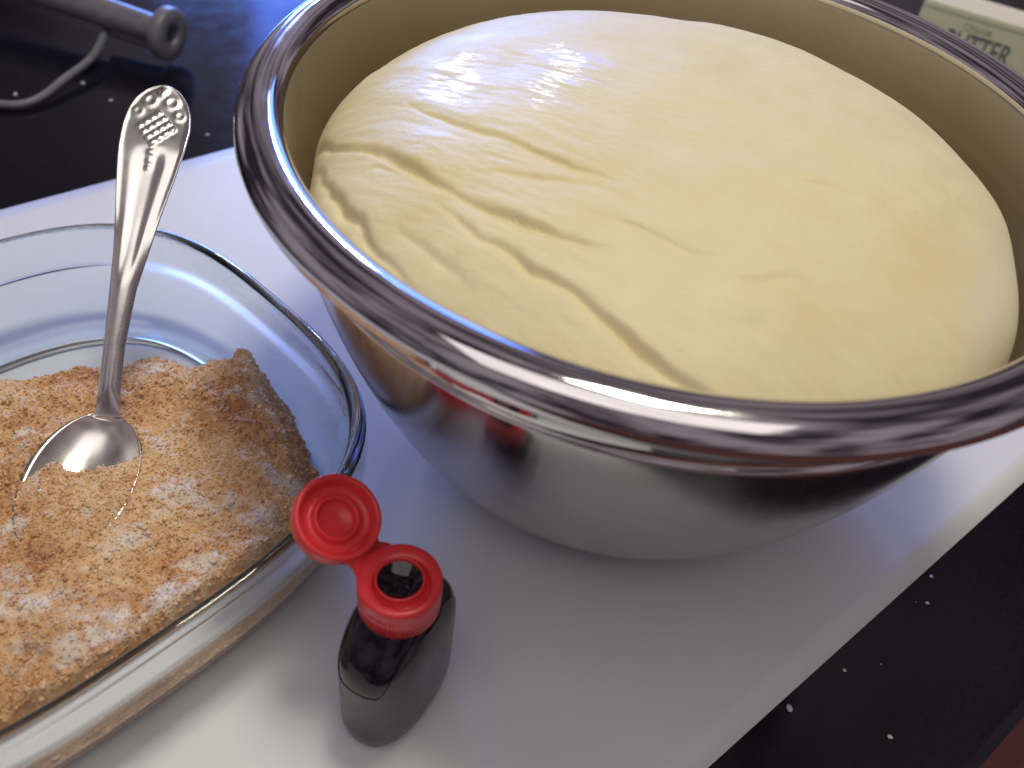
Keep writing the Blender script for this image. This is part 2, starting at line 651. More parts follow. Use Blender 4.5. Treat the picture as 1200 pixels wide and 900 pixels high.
# ------------------------------------------------------------------ dough
ZB, HD, RX, PP, QQ = 0.1122, 0.0517, 0.1211, 2.2743, 2.4886
DX, DY = BX - 0.004, BY - 0.0137
FOLDS = [  # points, depth along it (mm), groove width (mm), height of the overlapping side (mm)
    ([(-0.0758, 0.2668), (-0.0636, 0.2508), (-0.0561, 0.2448), (-0.0472, 0.2386), (-0.0395, 0.2315), (-0.0305, 0.2225), (-0.0241, 0.2167), (-0.0183, 0.2124), (-0.013, 0.2097), (-0.0046, 0.205), (0.0013, 0.2029), (0.0079, 0.2003), (0.017, 0.198), (0.026, 0.1981)],
     [2.2, 1.6, 1.2, 1.9, 2.6, 1.9, 0.7, 0.9, 1.9, 2.6, 2.2, 1.2, 0.6, 0.0], 0.85, 0.9),
    ([(-0.0300, 0.2140), (-0.0228, 0.2086), (-0.019, 0.2051), (-0.0134, 0.1994), (-0.0054, 0.1954), (-0.0001, 0.1905), (0.0047, 0.1886), (0.0124, 0.1839), (0.0192, 0.1795), (0.025, 0.1754), (0.0318, 0.1709), (0.0375, 0.1675), (0.0412, 0.1654), (0.0484, 0.163), (0.058, 0.157)],
     [0.0, 0.4, 0.8, 1.0, 1.6, 2.4, 2.2, 1.6, 2.1, 3.0, 3.3, 2.9, 2.4, 2.2, 2.0], 0.85, 1.0),
    ([(-0.0711, 0.2491), (-0.066, 0.2377), (-0.0595, 0.2262), (-0.0543, 0.2182), (-0.0485, 0.21), (-0.0429, 0.2026), (-0.0375, 0.1961), (-0.0306, 0.188), (-0.0238, 0.1816)],
     [1.0, 1.4, 2.3, 2.7, 2.2, 1.6, 1.1, 0.6, 0.0], 1.1, 0.8),
    ([(-0.0477, 0.2654), (-0.0349, 0.2532), (-0.0189, 0.2434), (-0.0079, 0.2378), (0.0019, 0.2324), (0.0095, 0.2284), (0.0224, 0.2221)],
     [0.0, 0.4, 0.9, 1.2, 1.6, 1.2, 0.0], 0.75, 0.5),
    ([(-0.0179, 0.2232), (-0.0109, 0.2241), (-0.0013, 0.2232), (0.0107, 0.2217), (0.0203, 0.2183)], [0.0, 0.4, 0.7, 0.5, 0.0], 0.9, 0.25),
    ([(-0.0514, 0.2318), (-0.0479, 0.2333), (-0.0403, 0.2265)], [0.0, 0.9, 0.0], 0.8, 0.0),
    ([(0.0139, 0.2093), (0.0255, 0.207), (0.0393, 0.2024), (0.0507, 0.2004)], [0.0, 0.5, 0.5, 0.0], 0.9, 0.25),
    ([(-0.041, 0.2112), (-0.0307, 0.2007), (-0.0198, 0.1905), (-0.0119, 0.1829)], [0.0, 0.6, 0.6, 0.0], 1.3, 0.3),
    ([(0.0641, 0.2375), (0.0793, 0.2368), (0.0975, 0.2348)], [0.0, 0.35, 0.0], 0.8, 0.2),
    ([(0.0508, 0.1923), (0.0622, 0.1962), (0.0764, 0.1987)], [0.0, 0.4, 0.0], 0.9, 0.2),
]
nr, na = 230, 1000
rr = np.linspace(0, 1, nr) ** 0.85
aa = np.linspace(0, 2 * np.pi, na, endpoint=False)
RR, AA = np.meshgrid(rr, aa, indexing='ij')
wob = 1 + 0.012 * np.sin(3 * AA + 1.0) * RR + 0.009 * np.sin(7 * AA + 0.4) * RR ** 3 + 0.006 * np.sin(13 * AA) * RR ** 4
# the seam on the left: dough pinched inwards where the fold meets the wall
da = (AA - R(191) + np.pi) % (2 * np.pi) - np.pi
X = DX + RX * RR * wob * np.cos(AA)
Y = DY + RX * RR * wob * np.sin(AA)
# profile: dome then the flank going straight down inside the bowl
Zd = ZB + HD * np.clip(1 - RR ** PP, 0, 1) ** (1 / QQ)
dome_w = sstep(1.0, 0.9, RR)
Zd = Zd + 0.0022 * fbm((X) * 22, (Y) * 22, 3, 1) * dome_w
# long lazy wrinkles, running with the folds
cr_, sr_ = math.cos(R(-28)), math.sin(R(-28))
U = X * cr_ + Y * sr_
Wd = -X * sr_ + Y * cr_
Zd = Zd + 0.0006 * fbm(U * 30, Wd * 130, 4, 2, 0.55) * sstep(0.10, -0.02, Wd - 0.20 + 0.0 * U) * dome_w
Zd = Zd + 0.00028 * fbm(U * 45, Wd * 160, 4, 8, 0.6) * dome_w
for pts, dep, wid, roll in FOLDS:
    wid *= 0.001
    sp = spline([(x, y, 0) for x, y in pts], max(14, 3 * len(pts)))[:, :2]
    xw = X + 0.0016 * fbm(X * 90, Y * 90, 3, 21)
    yw = Y + 0.0016 * fbm(X * 90, Y * 90, 3, 31)
    d, s, p = seg_dist(xw, yw, [tuple(q) for q in sp])
    m_ = np.interp(p, np.linspace(0, 1, len(dep)), np.array(dep)) * 0.001
    top_ = max(dep) * 0.001
    g = np.where(s > 0, np.exp(-(d / (wid * 0.7)) ** 2), np.exp(-(d / (wid * (1.2 + 0.5 * m_ / 0.002))) ** 1.4))
    Zd = Zd - m_ * g
    Zd = Zd + roll * 0.001 * (m_ / top_) * np.where(s > 0, (1 - np.exp(-(d / 0.0013) ** 2)) * np.exp(-(d / 0.010) ** 2), -0.6 * np.exp(-(d / 0.007) ** 2))
for (x, y, dep, w) in [(-0.0218, 0.1929, 0.0011, 0.0028), (-0.0235, 0.1950, -0.0006, 0.003), (0.0601, 0.1821, 0.0006, 0.003)]:
    Zd = Zd - dep * np.exp(-((X - x) ** 2 + (Y - y) ** 2) / w ** 2)
# flank rows below the rim of the dome
extra = []
for k, (zz, sc) in enumerate([(0.104, 0.998), (0.085, 0.98), (0.060, 0.94)]):
    extra.append(np.stack([DX + (X[-1] - DX) * sc, DY + (Y[-1] - DY) * sc, np.full(na, zz)], -1))
P3 = np.stack([X, Y, Zd], -1)
P3 = np.concatenate([P3, np.array(extra)], 0)
# nothing passes through the steel: keep inside the inner wall
rad = np.hypot(P3[..., 0] - BX, P3[..., 1] - BY)
lim = np.interp(P3[..., 2], np.append(inner_fn_z, 0.165), np.append(inner_fn_r, 0.1298)) - 0.0004
k = np.minimum(1, lim / np.maximum(rad, 1e-6))
P3[..., 0] = BX + (P3[..., 0] - BX) * k
P3[..., 1] = BY + (P3[..., 1] - BY) * k
V = P3.reshape(-1, 3)
F = []
rows = P3.shape[0]
ii, jj = np.meshgrid(np.arange(1, rows - 1), np.arange(na), indexing='ij')
A0 = (ii * na + jj).ravel(); A1 = (ii * na + (jj + 1) % na).ravel()
F = np.stack([A0, A0 + na, A1 + na, A1], -1)
F = [tuple(q) for q in F.tolist()]
F += [(0, na + j, na + (j + 1) % na) for j in range(na)]
F.append(tuple((rows - 1) * na + j for j in range(na))[::-1])
dm = mesh('bread_dough', V, F)
fix_normals(dm)
dough = link('bread_dough', dm, M_DOUGH)
tag(dough, 'pale yellow risen bread dough with creased folds filling the steel bowl', 'dough')

# ------------------------------------------------------------------ square glass dish
GX, GY, GT = -0.1695, 0.1885, R(-38.2)
GA, GB, GN = 0.1042, 0.1155, 3.0
dish = thing('glass_dish', 'square clear glass baking dish with rounded corners holding brown crumbs', 'dish', (GX, GY, 0), GT)


def sq_loop(d, z, n=240, ex=GN):
    t = np.linspace(0, 2 * np.pi, n, endpoint=False)
    c_, s_ = np.cos(t), np.sin(t)
    x = np.sign(c_) * np.abs(c_) ** (2 / ex) * (GA - d)
    y = np.sign(s_) * np.abs(s_) ** (2 / ex) * (GB - d)
    # even spacing by arc length
    P = np.stack([x, y], -1)
    Pc = np.vstack([P, P[:1]])
    L = np.concatenate([[0], np.cumsum(np.hypot(*np.diff(Pc, axis=0).T))])
    q = np.linspace(0, L[-1], n, endpoint=False)
    return np.stack([np.interp(q, L, Pc[:, 0]), np.interp(q, L, Pc[:, 1]), np.full(n, z)], -1)


gp = [(0.0225, 0.0046), (0.0180, 0.0050), (0.0140, 0.0068), (0.0116, 0.0105), (0.0104, 0.0170), (0.0086, 0.0300), (0.0068, 0.0430), (0.0060, 0.0482),
      (0.0050, 0.0499), (0.0036, 0.0505), (0.0019, 0.0500), (0.0008, 0.0486), (0.0004, 0.0460), (0.0003, 0.0400), (0.0004, 0.0345), (0.0009, 0.0318), (0.0022, 0.0302), (0.0034, 0.0290),
      (0.0042, 0.0272), (0.0050, 0.0235), (0.0066, 0.0150), (0.0084, 0.0080), (0.0110, 0.0036), (0.0155, 0.0011), (0.0225, 0.0006)]
gps = spline([(d_, 0, z_) for d_, z_ in gp], 90)[:, [0, 2]]
gm = rings('dish_wall', [sq_loop(d_, z_, 300) for d_, z_ in gps], closed_profile=True)
link('dish_wall', gm, M_GLASS, dish)
fl = rings('dish_floor', [sq_loop(0.0227, 0.0006, 300), sq_loop(0.0227, 0.0046, 300)], False, True, True)
link('dish_floor', fl, M_PANE, dish, smooth=False)

# ------------------------------------------------------------------ spoon frame (also shapes the crumbs)
SJ = np.array([-0.1425, 0.2105, 0.0430])       # where handle meets bowl
ST = np.array([-0.1410, 0.1530, 0.0350])       # bowl tip
SE = np.array([-0.1448, 0.3078, 0.1214])       # handle end
s_ax = ST - SJ
s_len = np.linalg.norm(s_ax)
s_ax /= s_len
s_tilt = np.array([0.965, 0.245, 0.04])        # across the bowl, turned a little
s_cr = s_tilt - s_ax * (s_tilt @ s_ax)
s_cr /= np.linalg.norm(s_cr)
s_n = np.cross(s_cr, s_ax)
if s_n[2] < 0:
    s_n = -s_n


def spoon_half(u):
    """half width of the spoon's bowl at u in 0..1 from neck to tip (egg shape)"""
    u = np.clip(u, 0, 1)
    egg = 0.0190 * np.clip(1 - np.abs(2 * u ** 0.90 - 1) ** 2.2, 0, 1) ** 0.60
    return np.sqrt(egg ** 2 + (0.0042 * sstep(0.25, 0.0, u)) ** 2)


# ------------------------------------------------------------------ crumb mixture
FOOT = [(-0.2214, 0.2284), (-0.2067, 0.2405), (-0.1895, 0.2494), (-0.176, 0.2598), (-0.1615, 0.2601), (-0.1585, 0.2713), (-0.1464, 0.2738), (-0.132, 0.2646),
        (-0.1207, 0.2674), (-0.1187, 0.284), (-0.1124, 0.2793), (-0.0958, 0.2606), (-0.0845, 0.2457), (-0.0751, 0.2313), (-0.0681, 0.2173),
        (-0.055, 0.19), (-0.04, 0.15), (-0.08, 0.05), (-0.20, 0.0), (-0.33, 0.06), (-0.33, 0.17)]
FLOURP = [(-0.1064, 0.1836, 0.0086), (-0.0943, 0.1876, 0.006), (-0.1179, 0.1638, 0.0047), (-0.0977, 0.1476, 0.0073), (-0.0813, 0.1844, 0.0047), (-0.1707, 0.2029, 0.0033),
          (-0.161, 0.209, 0.004), (-0.0764, 0.2045, 0.004), (-0.1358, 0.1352, 0.008), (-0.0858, 0.2324, 0.0027), (-0.1162, 0.1267, 0.0073), (-0.0915, 0.1616, 0.0053),
          (-0.1551, 0.1642, 0.004), (-0.1352, 0.241, 0.0027), (-0.1036, 0.2475, 0.0017), (-0.1108, 0.1393, 0.0047)]
FLOOR_Z = 0.0050


def crumb_height(x, y):
    xw = x + 0.0042 * fbm(x * 170, y * 170, 3, 41)
    yw = y + 0.0042 * fbm(x * 170, y * 170, 3, 51)
    ins = inside_poly(xw, yw, FOOT)
    d, _, _ = seg_dist(xw, yw, FOOT, True)
    d = np.where(ins, d, -d)
    top = 0.0300 + 0.006 * fbm(x * 26, y * 26, 3, 61)
    # a taller bank left standing on the right
    top = top + 0.010 * np.exp(-(((x + 0.100) / 0.024) ** 2 + ((y - 0.252) / 0.030) ** 2))
    rise = np.where(d > 0, 1 - np.exp(-d / 0.0105), 0)
    h = top * rise
    h = h + (0.0052 * fbm(x * 105, y * 105, 3, 71) + 0.0045 * fbm(x * 52, y * 52, 2, 75) + 0.0019 * (0.5 - np.abs(fbm(x * 260, y * 260, 4, 81)) * 2)) * sstep(0, 0.008, d)
    lx = (x - GX) * math.cos(GT) + (y - GY) * math.sin(GT)
    ly = -(x - GX) * math.sin(GT) + (y - GY) * math.cos(GT)
    kw = ((np.abs(lx) / (GA - 0.0118)) ** GN + (np.abs(ly) / (GB - 0.0118)) ** GN) ** (1 / GN)
    # ridge standing on the right, steep towards the empty side of the dish
    dr, _, pr = seg_dist(xw, yw, [(-0.1105, 0.2640), (-0.1040, 0.2500), (-0.0980, 0.2360)])
    h = np.maximum(h, (0.0270 + 0.004 * pr) * np.clip(1.06 - dr / 0.0165, 0, 1) + 0.0022 * fbm(x * 170, y * 170, 3, 77) * (dr < 0.0165))
    d = np.maximum(d, 0.0165 - dr)
    h = h * (1 - 0.80 * sstep(0.93, 0.985, kw))
    h = FLOOR_Z - 0.001 + h
    h = np.where(d > -0.001, h, 0)
    # spoon: crumbs heaped in its bowl, sunk clear of the metal by the neck
    rel = np.stack([x - SJ[0], y - SJ[1]], -1)
    Mx = np.array([[s_ax[0], s_cr[0]], [s_ax[1], s_cr[1]]])
    uv = rel @ np.linalg.inv(Mx).T
    u = uv[..., 0] / s_len
    v = uv[..., 1]
    hw = spoon_half(u)
    zr = SJ[2] + s_ax[2] * uv[..., 0] + s_cr[2] * v
    inb = (u > 0.0) & (u < 1.0) & (np.abs(v) < hw)
    q = np.clip(np.abs(v) / np.maximum(hw, 1e-4), 0, 1)
    fill = zr + 0.0006 + 0.0012 * sstep(0.0, 0.014, v) * sstep(0.3, 0.5, u) + 0.0020 * (1 - q ** 2) * sstep(0.30, 0.7, u) - 0.012 * sstep(0.44, 0.24, u + 0.10 * v / 0.019 + 0.16 * fbm(x * 140, y * 140, 3, 95)) + 0.0016 * fbm(x * 180, y * 180, 3, 91) - 0.0012 * sstep(0.75, 1.0, q)
    # round about the spoon the crumbs come up to a little below its edge
    do = np.maximum(np.abs(v) - hw, 0) + np.maximum(-u, 0) * s_len + np.maximum(u - 1, 0) * s_len
    near = np.exp(-(do / 0.010) ** 2)
    around = zr - 0.0006 + 0.0012 * sstep(-0.004, 0.012, v) * sstep(0.25, 0.5, u) + 0.0066 * fbm(x * 110, y * 110, 4, 101) - 0.004 * sstep(0.1, -0.1, u)
    h2 = h * (1 - near) + np.where(d > 0.004, around, h) * near
    return np.where(inb, fill, h2), d


# grid in the dish's own axes
res = 0.00085
gx = np.arange(-GA, GA, res)
gy = np.arange(-GB, GB, res)
GXm, GYm = np.meshgrid(gx, gy, indexing='ij')
kk = ((np.abs(GXm) / (GA - 0.0118)) ** GN + (np.abs(GYm) / (GB - 0.0118)) ** GN) ** (1 / GN)
ct, st = math.cos(GT), math.sin(GT)
shrink = np.where(kk > 1, 1 / np.maximum(kk, 1e-6), 1)
LX, LY = GXm * shrink, GYm * shrink
WX = GX + LX * ct - LY * st
WY = GY + LX * st + LY * ct
H, D = crumb_height(WX, WY)
keep = (H > FLOOR_Z - 0.0002) & (kk < 1.012)
# no grains through the far glass: cap the height by the wall
H = np.minimum(H, 0.0485)
fv = np.zeros(H.shape)
NEARW = 1 - sstep(0.90, 0.95, kk)
for (x, y, r_) in FLOURP:
    ddx, ddy = WX - x, WY - y
    uu = ddx * 0.85 + ddy * 0.5
    vv = -ddx * 0.5 + ddy * 0.85
    fv = np.maximum(fv, np.exp(-((uu / (r_ * 1.6)) ** 2 + (vv / (r_ * 0.85)) ** 2)))
fv = np.clip((fv * 0.80 + 0.75 * fbm(WX * 85, WY * 85, 4, 111) + 0.75 * fbm(WX * 330, WY * 330, 3, 121) - 0.16) * 1.6, 0, 0.9) * NEARW
tn = -0.04 + 0.36 * fbm(WX * 60, WY * 60, 4, 131)

idx = -np.ones(H.shape, int)
idx[keep] = np.arange(keep.sum())
V = np.stack([WX[keep], WY[keep], H[keep]], -1)
q = keep[:-1, :-1] & keep[1:, :-1] & keep[1:, 1:] & keep[:-1, 1:]
F = np.stack([idx[:-1, :-1][q], idx[1:, :-1][q], idx[1:, 1:][q], idx[:-1, 1:][q]], -1)
# skirt down to the dish floor along the outline
from collections import Counter
ed = np.concatenate([F[:, [0, 1]], F[:, [1, 2]], F[:, [2, 3]], F[:, [3, 0]]])
key = [tuple(e) for e in ed.tolist()]
cs = Counter(tuple(sorted(e)) for e in key)
rim_e = [e for e in key if cs[tuple(sorted(e))] == 1]
base_map = {}
Vl = V.tolist()
Fl = [tuple(t) for t in F.tolist()]
fva = fv[keep].tolist()
tna = tn[keep].tolist()
for (i, j) in rim_e:
    for t in (i, j):
        if t not in base_map:
            base_map[t] = len(Vl)
            x, y, z = Vl[t]
            # lower edge drawn in a little, as the glass slopes
            sx = 1 - 0.10 * max(z - FLOOR_Z, 0) / 0.045
            Vl.append([GX + (x - GX) * sx, GY + (y - GY) * sx, FLOOR_Z - 0.0002])
            fva.append(fva[t]); tna.append(tna[t])
    Fl.append((j, i, base_map[i], base_map[j]))
# loose granules on the surface
bm = bmesh.new()
bmesh.ops.create_icosphere(bm, subdivisions=1, radius=1)
ico_v = np.array([v.co[:] for v in bm.verts])
ico_f = np.array([[v.index for v in f_.verts] for f_ in bm.faces])
bm.free()
ok = np.argwhere(keep & (D > 0.0008))
NG = 52000
edge_ok = ok[(kk[ok[:, 0], ok[:, 1]] > 0.90)]
pick = np.concatenate([ok[RNG.integers(0, len(ok), NG - 9000)], edge_ok[RNG.integers(0, len(edge_ok), 9000)]])
gxp = WX[pick[:, 0], pick[:, 1]] + RNG.uniform(-res, res, NG) * 0.5
gyp = WY[pick[:, 0], pick[:, 1]] + RNG.uniform(-res, res, NG) * 0.5
gzp = H[pick[:, 0], pick[:, 1]]
gs = np.exp(RNG.normal(math.log(0.00032), 0.42, NG))
gs = np.minimum(gs, 0.0016)
gf = np.clip(fv[pick[:, 0], pick[:, 1]] + RNG.normal(0, 0.12, NG), 0, 1)
gt = tn[pick[:, 0], pick[:, 1]] + RNG.normal(0, 0.10, NG)
base = len(Vl)
jit = 1 + RNG.normal(0, 0.22, (NG, len(ico_v), 1))
sc3 = gs[:, None, None] * RNG.uniform(0.7, 1.2, (NG, 1, 3))
gv = ico_v[None] * jit * sc3 + np.stack([gxp, gyp, gzp + gs * 0.25], -1)[:, None, :]
gv = gv.reshape(-1, 3)
gfaces = (ico_f[None] + (base + np.arange(NG) * len(ico_v))[:, None, None]).reshape(-1, 3)
Vall = np.concatenate([np.array(Vl), gv])
me = mesh('crumb_mixture', Vall, Fl + [tuple(t) for t in gfaces.tolist()])
at = me.attributes.new('flour', 'FLOAT', 'POINT')
at.data.foreach_set('value', np.concatenate([np.array(fva), np.repeat(gf, len(ico_v))]).astype(np.float32))
at = me.attributes.new('tone', 'FLOAT', 'POINT')
at.data.foreach_set('value', np.concatenate([np.array(tna), np.repeat(gt, len(ico_v))]).astype(np.float32))
crumbs = link('crumb_mixture', me, M_CRUMB)
tag(crumbs, 'loose brown sugar and flour crumb mixture heaped in the glass dish', 'crumbs', kind='stuff')

# ------------------------------------------------------------------ spoon
spoon = thing('serving_spoon', 'silver spoon with woven diamond pattern on its handle, stuck in the crumbs', 'spoon', tuple(SJ))
nu, nvv = 44, 27
Vt = []
for i in range(nu):
    u = 0.004 + 0.992 * i / (nu - 1)
    hw = float(spoon_half(u))
    for j in range(nvv):
        q = -1 + 2 * j / (nvv - 1)
        prof_u = (max(0.0, 1 - abs(2 * (u ** 0.8) - 1) ** 2.4))
        dep = 0.0088 * prof_u ** 0.75 * (1 - abs(q) ** 2.2)
        p = s_ax * u * s_len + s_cr * q * hw - s_n * dep
        Vt.append(p)
Vt = np.array(Vt)
bot = Vt - s_n * 0.0011
n1_ = len(Vt)
F = []
for i in range(nu - 1):
    for j in range(nvv - 1):
        a0 = i * nvv + j
        F.append((a0, a0 + 1, a0 + nvv + 1, a0 + nvv))
        F.append((n1_ + a0, n1_ + a0 + nvv, n1_ + a0 + nvv + 1, n1_ + a0 + 1))
bd = [i * nvv for i in range(nu)] + [(nu - 1) * nvv + j for j in range(1, nvv)] + [i * nvv + nvv - 1 for i in range(nu - 2, -1, -1)] + [j for j in range(nvv - 2, 0, -1)]
for k_ in range(len(bd)):
    a0, b0 = bd[k_], bd[(k_ + 1) % len(bd)]
    F.append((a0, b0, n1_ + b0, n1_ + a0))
sm = mesh('spoon_bowl', np.concatenate([Vt, bot]), F)
fix_normals(sm)
link('spoon_bowl', sm, M_SPOON, spoon)

# handle: stations (fraction, width mm, side shift mm) from neck to end
HS = [(-0.012, 8.4, 0.0), (0.013, 8.4, 0.1), (0.088, 7.8, -0.2), (0.206, 7.6, -0.5), (0.365, 9.6, -0.3), (0.467, 12.4, 0.4), (0.578, 16.2, 0.7), (0.655, 19.8, 0.8), (0.720, 23.0, 0.9),
      (0.783, 25.4, 0.9), (0.857, 26.4, 0.7), (0.912, 24.6, 0.3), (0.950, 20.5, 0.0), (0.979, 14.0, 0.0), (0.992, 8.5, 0.0), (1.0, 2.0, 0.0)]
hd = SE - SJ
h_len = np.linalg.norm(hd)
hd /= h_len
h_side = np.array([1.0, 0.04, -0.02]); h_side -= hd * (h_side @ hd); h_side /= np.linalg.norm(h_side)
h_up = np.cross(h_side, hd)
if h_up[2] < 0:
    h_up = -h_up
nS, nW = 210, 61
fr = np.linspace(-0.012, 1.0, nS)
wd = np.interp(fr, [s[0] for s in HS], [s[1] for s in HS]) / 1000 * (1 - 0.07 * sstep(0.5, 0.8, fr))
ker = np.ones(5) / 5
wd[2:-6] = np.convolve(wd, ker, 'same')[2:-6]
sh = np.interp(fr, [s[0] for s in HS], [s[2] for s in HS]) / 1000


def relief(f_, q, w):
    """height of the pattern on the face: f_ 0..1 along, q -1..1 across, w full width"""
    x = q * w / 2
    y = f_ * h_len
    z = 0.0
    # border bead along the rim
    z += 0.00055 * math.exp(-((1 - abs(q)) * w / 2 / 0.0011) ** 2) * float(sstep(0.45, 0.62, f_))
    # hollow panel in the middle of the widening part
    if 0.36 < f_ < 0.80:
        z -= 0.0010 * math.exp(-(q / 0.42) ** 4) * float(sstep(0.36, 0.5, f_) * sstep(0.80, 0.73, f_))
    # diamond of woven squares
    cy0 = 0.855 * h_len
    u_, v_ = (x + (y - cy0)) / 0.0037, (-x + (y - cy0)) / 0.0037
    if abs(u_) < 2.15 and abs(v_) < 2.15:
        z += 0.00070 * (abs(math.sin(u_ * math.pi * 0.94)) * abs(math.sin(v_ * math.pi * 0.94))) ** 0.6
    # scrolls at the tip and a small drop below
    for sx_ in (-1, 1):
        rr_ = math.hypot(x - sx_ * 0.0040, y - 0.945 * h_len)
        z += 0.00042 * math.exp(-((rr_ - 0.0020) / 0.0010) ** 2)
        rr_ = math.hypot(x - sx_ * 0.0078, y - 0.905 * h_len)
        z += 0.00036 * math.exp(-((rr_ - 0.0015) / 0.0010) ** 2)
    z += 0.0008 * math.exp(-((x / 0.0016) ** 2 + ((y - 0.972 * h_len) / 0.0020) ** 2))
    for t_ in (0.775, 0.75, 0.728):
        z += 0.00035 * math.exp(-((x / 0.0013) ** 2 + ((y - t_ * h_len) / 0.0011) ** 2))
    return z


top, bott = [], []
for i in range(nS):
    f_ = fr[i]
    w = wd[i]
    arch = 0.0040 * math.sin(math.pi * min(max(f_, 0), 1)) * (1 if f_ > 0 else 0) - 0.0035 * float(sstep(0.75, 1.0, f_))
    thick = 0.0016 + 0.0016 * math.exp(-((f_ - 0.15) / 0.16) ** 2)
    cpt = hd * f_ * h_len + h_up * arch + h_side * sh[i]
    crown = 0.0014 * float(sstep(0.75, 0.4, f_)) + 0.0006
    sd_, un_ = h_side, h_up
    b_ = float(sstep(-0.012, 0.09, f_))           # thins out and lies down on the spoon's bowl at the neck
    crown *= b_
    thick *= 0.25 + 0.75 * b_
    cpt = cpt - h_up * 0.0006 * (1 - b_)
    for j in range(nW):
        q = -1 + 2 * j / (nW - 1)
        c_ = crown * (1 - q * q)
        top.append(cpt + sd_ * q * w / 2 + un_ * (c_ + relief(f_, q, w)))
        bott.append(cpt + sd_ * q * w / 2 - un_ * (thick * (1 - 0.8 * q ** 4) ))
V = np.array(top + bott)
n1_ = len(top)
F = []
for i in range(nS - 1):
    for j in range(nW - 1):
        a0 = i * nW + j
        F.append((a0, a0 + 1, a0 + nW + 1, a0 + nW))
        F.append((n1_ + a0, n1_ + a0 + nW, n1_ + a0 + nW + 1, n1_ + a0 + 1))
bd = [i * nW for i in range(nS)] + [(nS - 1) * nW + j for j in range(1, nW)] + [i * nW + nW - 1 for i in range(nS - 2, -1, -1)] + [j for j in range(nW - 2, 0, -1)]
for k_ in range(len(bd)):
    a0, b0 = bd[k_], bd[(k_ + 1) % len(bd)]
    F.append((a0, b0, n1_ + b0, n1_ + a0))
hm = mesh('handle', V, F)
fix_normals(hm)
link('handle', hm, M_SPOON, spoon)

# ------------------------------------------------------------------ small bottle with red flip cap
BOX, BOY = -0.0238, 0.1436
bottle = thing('small_bottle', 'small dark bottle with an open red flip cap standing on white paper', 'bottle', (BOX, BOY, 0.0001))
AX = R(66)


def ov_loop(a_, b_, z, n=96, ex=2.4):
    t = np.linspace(0, 2 * np.pi, n, endpoint=False)
    c_, s_ = np.cos(t), np.sin(t)
    x = np.sign(c_) * np.abs(c_) ** (2 / ex) * a_
    y = np.sign(s_) * np.abs(s_) ** (2 / ex) * b_
    return np.stack([x * math.cos(AX) - y * math.sin(AX), x * math.sin(AX) + y * math.cos(AX), np.full(n, z)], -1)


bp = [(0.0165, 0.0085, 0.0000, 2.3), (0.0200, 0.0112, 0.0006, 2.4), (0.0218, 0.0126, 0.0030, 2.4), (0.0224, 0.0131, 0.0080, 2.5), (0.0226, 0.0132, 0.0250, 2.5), (0.0226, 0.0132, 0.0395, 2.5),
      (0.0222, 0.0131, 0.0430, 2.5), (0.0210, 0.0129, 0.0465, 2.45), (0.0190, 0.0126, 0.0495, 2.4), (0.0165, 0.0122, 0.0520, 2.3), (0.0140, 0.0116, 0.0540, 2.2), (0.0118, 0.0108, 0.0553, 2.05),
      (0.0104, 0.0102, 0.0562, 2.0), (0.0100, 0.0100, 0.0590, 2.0), (0.0100, 0.0100, 0.0640, 2.0)]
link('bottle_body', rings('bottle_body', [ov_loop(p[0], p[1], p[2], 96, p[3]) for p in bp], False, True, True), M_BOTTLE, bottle)
# label sleeve, a hair proud of the body, its upper edge rising on the broad faces
n = 120
lab = []
lo = ov_loop(0.0227, 0.0133, 0.0045, n, 2.5)
t_all = np.linspace(0, 2 * np.pi, n, endpoint=False)
for k_ in range(18):
    f_ = k_ / 17
    L_ = []
    for t in range(n):
        tt = t_all[t]
        broad = abs(math.sin(tt)) ** 1.2
        ztop = 0.0385 + 0.0155 * float(sstep(0.35, 0.85, broad))
        z = 0.0042 + (ztop - 0.0042) * f_
        zs_ = [p[2] for p in bp]
        a_ = np.interp(z, zs_, [p[0] for p in bp]) + 0.00022
        b_ = np.interp(z, zs_, [p[1] for p in bp]) + 0.00022
        ex = np.interp(z, zs_, [p[3] for p in bp])
        c_, s_ = math.cos(tt), math.sin(tt)
        x = math.copysign(abs(c_) ** (2 / ex) * a_, c_)
        y = math.copysign(abs(s_) ** (2 / ex) * b_, s_)
        L_.append((x * math.cos(AX) - y * math.sin(AX), x * math.sin(AX) + y * math.cos(AX), z))
    lab.append(np.array(L_))
link('label', rings('label', lab), M_LABEL, bottle)

# cap: ribbed collar, flat top with an off-centre well, spout, dark liquid
CZ0, CZ1 = 0.0580, 0.0705
seg = 180
aa = np.linspace(0, 2 * np.pi, seg, endpoint=False)


def ring_xy(r_, z, rib=0.0, ox=0.0, oy=0.0):
    rr_ = r_ + rib * (np.cos(aa * 60) > 0) * 1.0
    return np.stack([ox + rr_ * np.cos(aa), oy + rr_ * np.sin(aa), np.full(seg, z)], -1)


